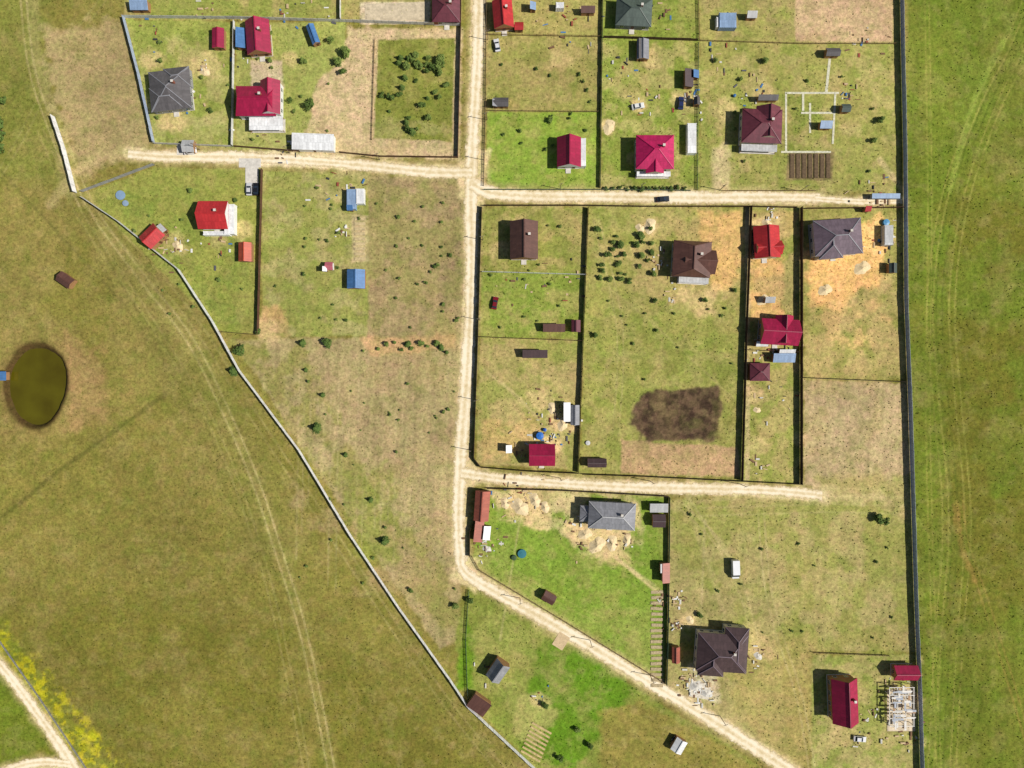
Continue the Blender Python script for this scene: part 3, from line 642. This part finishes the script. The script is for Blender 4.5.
PL=[('timber_pile',203,66,8,8),('building_material_pile',175,245,22,18),('timber_pile',160,252,10,12),('garden_clutter',260,120,18,20),('timber_pile',345,230,12,8),('building_material_pile',600,540,24,28),('building_material_pile',580,530,14,20),
('timber_pile',625,540,12,14),('rubble_pile',700,690,40,18),('rubble_pile',690,678,22,12),('building_material_pile',755,655,18,14),('building_material_pile',902,735,20,20),('building_material_pile',897,690,20,16),('timber_pile',660,600,12,10),
('timber_pile',676,600,20,10),('timber_pile',675,625,18,10),('scrap_pile',550,415,30,26),('scrap_pile',560,440,20,20),('building_material_pile',530,440,22,22),('timber_pile',680,290,16,20),('building_material_pile',660,262,20,16),('garden_clutter',640,100,18,20),
('garden_clutter',690,100,22,16),('garden_clutter',620,70,12,20),('garden_clutter',760,95,18,26),('building_material_pile',770,215,14,10),('garden_clutter',885,245,24,14),('garden_clutter',770,355,24,24),('garden_clutter',775,390,14,26),('garden_clutter',505,495,20,24),
('building_material_pile',488,545,24,14),('timber_pile',530,498,20,26),('garden_clutter',565,285,14,30),('garden_clutter',520,290,8,30),('garden_clutter',490,670,10,14),('garden_clutter',240,60,12,20),('garden_clutter',190,100,10,20),('garden_clutter',150,30,8,20),
('garden_clutter',865,40,16,24),('garden_clutter',720,60,10,20),('garden_clutter',850,95,16,14),('garden_clutter',570,20,20,34),('garden_clutter',660,8,20,24),('garden_clutter',290,150,14,14),('garden_clutter',220,250,12,20),('garden_clutter',350,190,14,14),
('garden_clutter',860,740,8,10),('timber_pile',870,715,10,10),('garden_clutter',538,700,8,10),('building_material_pile',760,465,10,10),('garden_clutter',870,175,10,20),('garden_clutter',300,7,16,30),('garden_clutter',200,8,14,30),('garden_clutter',330,190,8,20),('timber_pile',880,200,16,14)]
for p in PL: pile(p[0],p[1],p[2],p[3],p[4],(0,1,2,3,4,5,6,7,1,2) if 'clutter' in p[0] or 'scrap' in p[0] else (0,1,1,6,2,2))
sandm=mat('sand',(224,202,158),1,.18,1.2,bump=.05); gravm=mat('gravel_heap',(205,200,188),1,.2,2,bump=.05)
def mound(px,py,r,h,m=None,name='sand_pile'):
    b=MB();X,Y=W(px,py);n=18;rs=[0,.25,.5,.75,1.0];ph=random.random()*6
    def pt(k,j):
        a=2*math.pi*k/n;rr=r*rs[j]*(1+.22*math.sin(2*a+ph)+.1*math.sin(5*a+ph*2));return (rr*math.cos(a),rr*math.sin(a),(h*(1-rs[j])**1.2*(1+(.1*math.sin(3*a+j) if j else 0)) if j<4 else -.02))
    for k in range(n):
        for j in range(4):
            q_=[pt(k,j+1),pt(k+1,j+1),pt(k+1,j),pt(k,j)]
            b.face(q_ if j else q_[:3],0)
    b.obj(name,[m or sandm],loc=(X,Y,0),smooth=True)
for x,y,r,h in ((585,534,2.2,1.1),(597,545,2.8,1.3),(612,543,2.4,1.2),(627,540,1.8,.9),(520,507,3,1.2),(535,500,2.2,1),(545,507,1.8,.8),(505,503,1.8,.7),(650,226,2.4,1),(640,228,1.5,.6),(563,424,2.2,.9),(552,408,1.8,.7),(767,224,1.8,.8),(205,72,1.6,.6),(862,268,2.6,1),(825,290,2.2,.9),(757,410,1.2,.5),(178,246,1.8,.7),(609,127,2.4,.5),(763,300,2,.8),(690,620,1.4,.5)): mound(x,y,r,h)
for x,y,r,h in ((696,686,2.2,.9),(706,693,2,.8),(758,656,1.4,.6),(487,549,1.4,.6)): mound(x,y,r,h,gravm,'gravel_pile')
def tank(px,py,r,h,c,name='water_tank'):
    b=MB();X,Y=W(px,py,h);b.cyl((0,0,0),r,h*.85,20,0);b.cyl((0,0,h*.85),r,h*.1,20,0,r*.35);b.cyl((0,0,h*.95),r*.3,h*.05,12,0)
    for k in range(3): b.cyl((0,0,h*(.15+.25*k)),r*1.03,.06,20,0)
    b.obj(name,[mat('tank_%d_%d_%d'%c,c,.4,.1)],loc=(X,Y,0))
tank(540,436,1.3,1.8,(50,110,190)); tank(522,554,1.5,.8,(60,120,130),'garden_pool'); tank(514,558,.9,.8,(70,90,60),'rain_barrel'); tank(545,430,.6,1.2,(40,90,170),'blue_barrel'); tank(735,95,.5,1,(60,110,160),'blue_barrel'); tank(120,195,1.6,.5,(130,155,180),'paddling_pool'); tank(125,203,1.0,.5,(140,160,180),'paddling_pool');tank(887,222,1.1,1.3,(90,150,190))
tank(588,443,.8,.6,(200,200,196),'water_tank')
polem=mat('pole_wood',(120,105,90),.9,.2)
for x,y in ((488,40),(487,120),(484,160),(483,240),(480,320),(477,400),(470,450),(560,189),(640,189),(720,190),(800,191),(380,160),(290,153),(200,150),(560,478),(650,481),(740,484),(520,598),(590,640),(650,675),(720,716)):
    b=MB();b.cyl((0,0,0),.12,7,10,0,.08);b.box((0,0,6.4),(1.6,.1,.12),.3,0)
    for t in(-.7,0,.7): b.cyl((t*math.cos(.3),t*math.sin(.3),6.46),.05,.2,6,1)
    b.obj('utility_pole',[polem,frame],loc=(*W(x,y),0))
shed(2,376,8,9,'blue','mono',0,2,.3)
car(249,189,90,(200,200,200));car(256,189,90,(30,32,36));car(497,45,100,(215,215,215));car(663,199,5,(40,44,52));car(860,739,-5,(215,215,215));car(495,303,80,(120,25,35));car(735,569,-88,(232,232,230),'van')
car(681,103,85,(40,50,90));car(678,742,140,(30,30,34));car(190,151,10,(225,225,225));car(638,106,10,(220,220,215))
# ---------------------------------------------------------------- vegetation
def leafmat(name,c1,c2):
    m,nt,b=nt_new(name);N=nt.nodes;L=nt.links;tc=N.new('ShaderNodeTexCoord');n=N.new('ShaderNodeTexNoise');n.inputs['Scale'].default_value=1.3;n.inputs['Detail'].default_value=4
    L.new(tc.outputs['Object'],n.inputs['Vector']);cr=N.new('ShaderNodeValToRGB');cr.color_ramp.elements[0].position=.35;cr.color_ramp.elements[1].position=.65
    cr.color_ramp.elements[0].color=(*c1,1);cr.color_ramp.elements[1].color=(*c2,1);L.new(n.outputs['Fac'],cr.inputs[0]);L.new(cr.outputs[0],b.inputs['Base Color']);b.inputs['Roughness'].default_value=.8;b.inputs['Specular IOR Level'].default_value=.15;return m
lf1=leafmat('leaf_dark',(0.05,0.09,0.02),(0.13,0.19,0.04));lf2=leafmat('leaf_light',(0.10,0.15,0.03),(0.22,0.29,0.07));bark=mat('bark',(95,75,55),.95,.3,4)
def treemesh(seed,kind):
    r=random.Random(seed);b=MB();h=4.0
    b.cyl((0,0,0),.12,h*.75,7,1,.04)
    if kind=='conifer':
        for k in range(420):
            t=r.random()**1.3;z=.4+t*(h-.4);rr=(1-t)*1.35*(0.55+.45*r.random())*(1+.18*math.sin(t*30));a=r.uniform(0,6.28);c=Vector((rr*math.cos(a),rr*math.sin(a),z-.2*rr));s_=r.uniform(.13,.26)
            u=Vector((math.cos(a),math.sin(a),-.35))*s_*1.5;w=Vector((-math.sin(a),math.cos(a),r.uniform(-.4,.4)))*s_*.7;b.face([c-u-w,c+u-w*.3,c+u+w*.3,c-u+w],0)
    else:
        cl=[]
        for k in range(11):
            a=r.uniform(0,6.28);rr=r.uniform(.2,1.15);z=r.uniform(1.1,3.0);rr*=1-.5*max(0,(z-2.2));c=Vector((rr*math.cos(a),rr*math.sin(a),z));cl.append((c,r.uniform(.5,.8)))
            b.beam((0,0,z*.5),c,.06,1)
        for k in range(620):
            c,R_=r.choice(cl);d=Vector((r.gauss(0,1),r.gauss(0,1),r.gauss(0,.8)));d.normalize();p=c+d*R_*r.uniform(.5,1.1);s_=r.uniform(.1,.22)
            n=(d+Vector((r.uniform(-1,1),r.uniform(-1,1),r.uniform(-.3,1.4)))).normalized();u=n.orthogonal().normalized()*s_;w=n.cross(u);b.face([p-u-w*.6,p+u-w*.6,p+u*.7+w,p-u*.7+w],0)
    o=b.obj('tmp',[lf1 if kind!='light' else lf2,bark]);me_=o.data;bpy.data.objects.remove(o);return me_
TM={'conifer':[treemesh(i,'conifer') for i in range(3)],'dec':[treemesh(10+i,'dec') for i in range(4)],'light':[treemesh(20+i,'light') for i in range(3)]}
def tree(px,py,dpx,kind='dec',name=None,zs=.75):
    o=bpy.data.objects.new(name or {'conifer':'young_spruce_tree','dec':'fruit_tree','light':'young_birch_tree'}[kind],random.choice(TM[kind]));scene.collection.objects.link(o)
    o.location=(*W(px,py,1),0);s_=dpx*S/3.0;o.scale=(s_*random.uniform(.85,1.15),s_*random.uniform(.85,1.15),s_*zs*random.uniform(.8,1.1));o.rotation_euler=(0,0,random.uniform(0,6.28))
for x,y,d,k in ((316,428,10,'conifer'),(384,541,10,'conifer'),(233,371,10,'conifer'),(240,350,12,'dec'),(327,343,11,'dec'),(302,343,8,'conifer'),(258,332,7,'dec'),(879,519,11,'dec'),(886,521,9,'dec'),(310,105,12,'dec'),(346,52,13,'light'),(338,62,10,'light'),(343,72,8,'dec'),(302,60,7,'light'),(330,40,8,'light'),(290,100,6,'dec'),
 (0,130,22,'dec'),(-4,150,18,'dec'),(2,100,10,'dec'),(270,60,6,'light'),(545,705,8,'dec'),(560,758,8,'dec'),(577,730,7,'light'),(590,745,8,'dec'),(470,600,8,'dec'),(640,235,8,'dec'),(620,245,8,'dec'),(480,700,8,'dec'),(345,455,6,'conifer'),(322,395,6,'conifer'),(370,500,6,'conifer'),(410,590,6,'dec'),(305,370,5,'conifer'),
 (716,60,6,'light'),(765,60,7,'light'),(880,120,8,'dec'),(874,140,7,'light'),(550,120,6,'light'),(520,130,5,'light'),(655,300,6,'dec'),(705,300,6,'dec'),(735,290,5,'dec'),(657,330,5,'light'),(595,335,6,'dec'),(190,190,6,'light'),(235,200,5,'dec'),(160,60,6,'light'),(210,110,6,'dec'),(700,615,7,'dec'),(455,606,7,'light')): tree(x,y,d,k)
for x in range(378,452,7): tree(x+random.uniform(-3,3),350+random.uniform(-8,6),random.uniform(3.5,8),random.choice(('dec','conifer','light')))
for i in range(34): tree(random.uniform(380,448),random.uniform(48,135),random.uniform(4,8),random.choice(('dec','light','light','conifer')))
for i in range(10): tree(random.uniform(405,445),random.uniform(52,70),random.uniform(5,9),'light')
for i in range(34): tree(random.uniform(596,655),random.uniform(225,285),random.uniform(3.5,7.5),random.choice(('dec','light')))
for i in range(26): tree(random.uniform(375,460),random.uniform(190,330),random.uniform(2.5,4.5),random.choice(('dec','light')),'orchard_sapling')
for i in range(20): tree(random.uniform(270,365),random.uniform(185,325),random.uniform(2.5,4.5),random.choice(('dec','light')),'orchard_sapling')
for i in range(16): tree(random.uniform(495,595),random.uniform(50,180),random.uniform(2.5,4.5),'dec','orchard_sapling')
for i in range(16): tree(random.uniform(150,330),random.uniform(30,140),random.uniform(3,5),'light','orchard_sapling')
for i in range(12): tree(606+i*7.2,188+random.uniform(-1,1),random.uniform(4,6),'dec','hedge_shrub')
for i in range(30): tree(random.uniform(290,455),random.uniform(350,600),random.uniform(2,4),'light','wild_shrub')
for i in range(14): tree(random.uniform(680,900),random.uniform(510,640),random.uniform(2,4),'dec','wild_shrub')
for i in range(12): tree(random.uniform(600,735),random.uniform(300,380),random.uniform(2.5,4),'light','wild_shrub')
for i in range(12): tree(random.uniform(490,575),random.uniform(215,335),random.uniform(2.5,4.5),'light','orchard_sapling')
for i in range(10): tree(random.uniform(100,250),random.uniform(205,320),random.uniform(2.5,4.5),'light','orchard_sapling')
for i in range(10): tree(random.uniform(715,890),random.uniform(50,180),random.uniform(3,5),'light','orchard_sapling')
# grass tufts: one object
NT=42000
tu=rng.uniform(-45,1070,NT);tv=rng.uniform(-40,808,NT)
iu=np.searchsorted(ux,tu);iv=np.searchsorted(vy,tv)
keep=(nogrow[iv,iu]<0.3)&(fbm(tu,tv,30,3,3)+rng.normal(0,.5,NT)>0.0);tu,tv,iu,iv=tu[keep],tv[keep],iu[keep],iv[keep];n=len(tu)
X=(tu-512)*S;Y=(384-tv)*S;vs=np.zeros((n,2,3,3));hh=rng.uniform(.12,.4,n)
for k in range(2):
    a=rng.uniform(0,6.28,n);w=rng.uniform(.1,.3,n);dx,dy=np.cos(a)*w,np.sin(a)*w
    vs[:,k,0]=np.stack([X-dx,Y-dy,0*X],1);vs[:,k,1]=np.stack([X+dx,Y+dy,0*X],1);vs[:,k,2]=np.stack([X+rng.normal(0,.2,n),Y+rng.normal(0,.2,n),hh],1)
tm=bpy.data.meshes.new('grass_tufts');vv=vs.reshape(-1,3);tm.vertices.add(len(vv));tm.vertices.foreach_set('co',vv.astype(np.float32).ravel())
nf=n*2;tm.loops.add(nf*3);tm.loops.foreach_set('vertex_index',np.arange(nf*3,dtype=np.int32));tm.polygons.add(nf);tm.polygons.foreach_set('loop_start',np.arange(0,nf*3,3,dtype=np.int32));tm.polygons.foreach_set('loop_total',np.full(nf,3,np.int32));tm.update(calc_edges=True)
cc=col[iv,iu]*np.array([.72,.85,.6])*rng.uniform(.6,1.15,(n,1));cc=np.repeat(cc,6,0);ta=tm.color_attributes.new('Col','FLOAT_COLOR','POINT');ta.data.foreach_set('color',np.concatenate([cc,np.ones((len(cc),1))],1).astype(np.float32).ravel())
gm,nt,b=nt_new('grass_blades');a_=nt.nodes.new('ShaderNodeAttribute');a_.attribute_name='Col';nt.links.new(a_.outputs['Color'],b.inputs['Base Color']);b.inputs['Roughness'].default_value=1;b.inputs['Specular IOR Level'].default_value=.05
tm.materials.append(gm);to=bpy.data.objects.new('grass_tufts',tm);scene.collection.objects.link(to)
# ---------------------------------------------------------------- light, sky, camera
el=math.radians(46);sd=Vector((math.cos(el)*math.cos(math.radians(-11)),math.cos(el)*math.sin(math.radians(-11)),math.sin(el)))
sun=bpy.data.lights.new('sun','SUN');sun.energy=5.0;sun.angle=math.radians(.5);sun.color=(1,.96,.9);so=bpy.data.objects.new('sun',sun);scene.collection.objects.link(so);so.rotation_euler=sd.to_track_quat('Z','Y').to_euler()
w=bpy.data.worlds.new('World');scene.world=w;w.use_nodes=True;nt=w.node_tree;sk=nt.nodes.new('ShaderNodeTexSky');sk.sky_type='NISHITA';sk.sun_disc=False;sk.sun_elevation=el;sk.sun_rotation=math.radians(101)
bg=nt.nodes['Background'];nt.links.new(sk.outputs[0],bg.inputs[0]);bg.inputs[1].default_value=.055
cd=bpy.data.cameras.new('camera');cd.sensor_width=36;cd.lens=36*H/(1024*S);cd.clip_end=20000;cam=bpy.data.objects.new('camera',cd);scene.collection.objects.link(cam);cam.location=(0,0,H);scene.camera=cam
scene.view_settings.view_transform='Standard';scene.view_settings.look='None';scene.view_settings.exposure=0
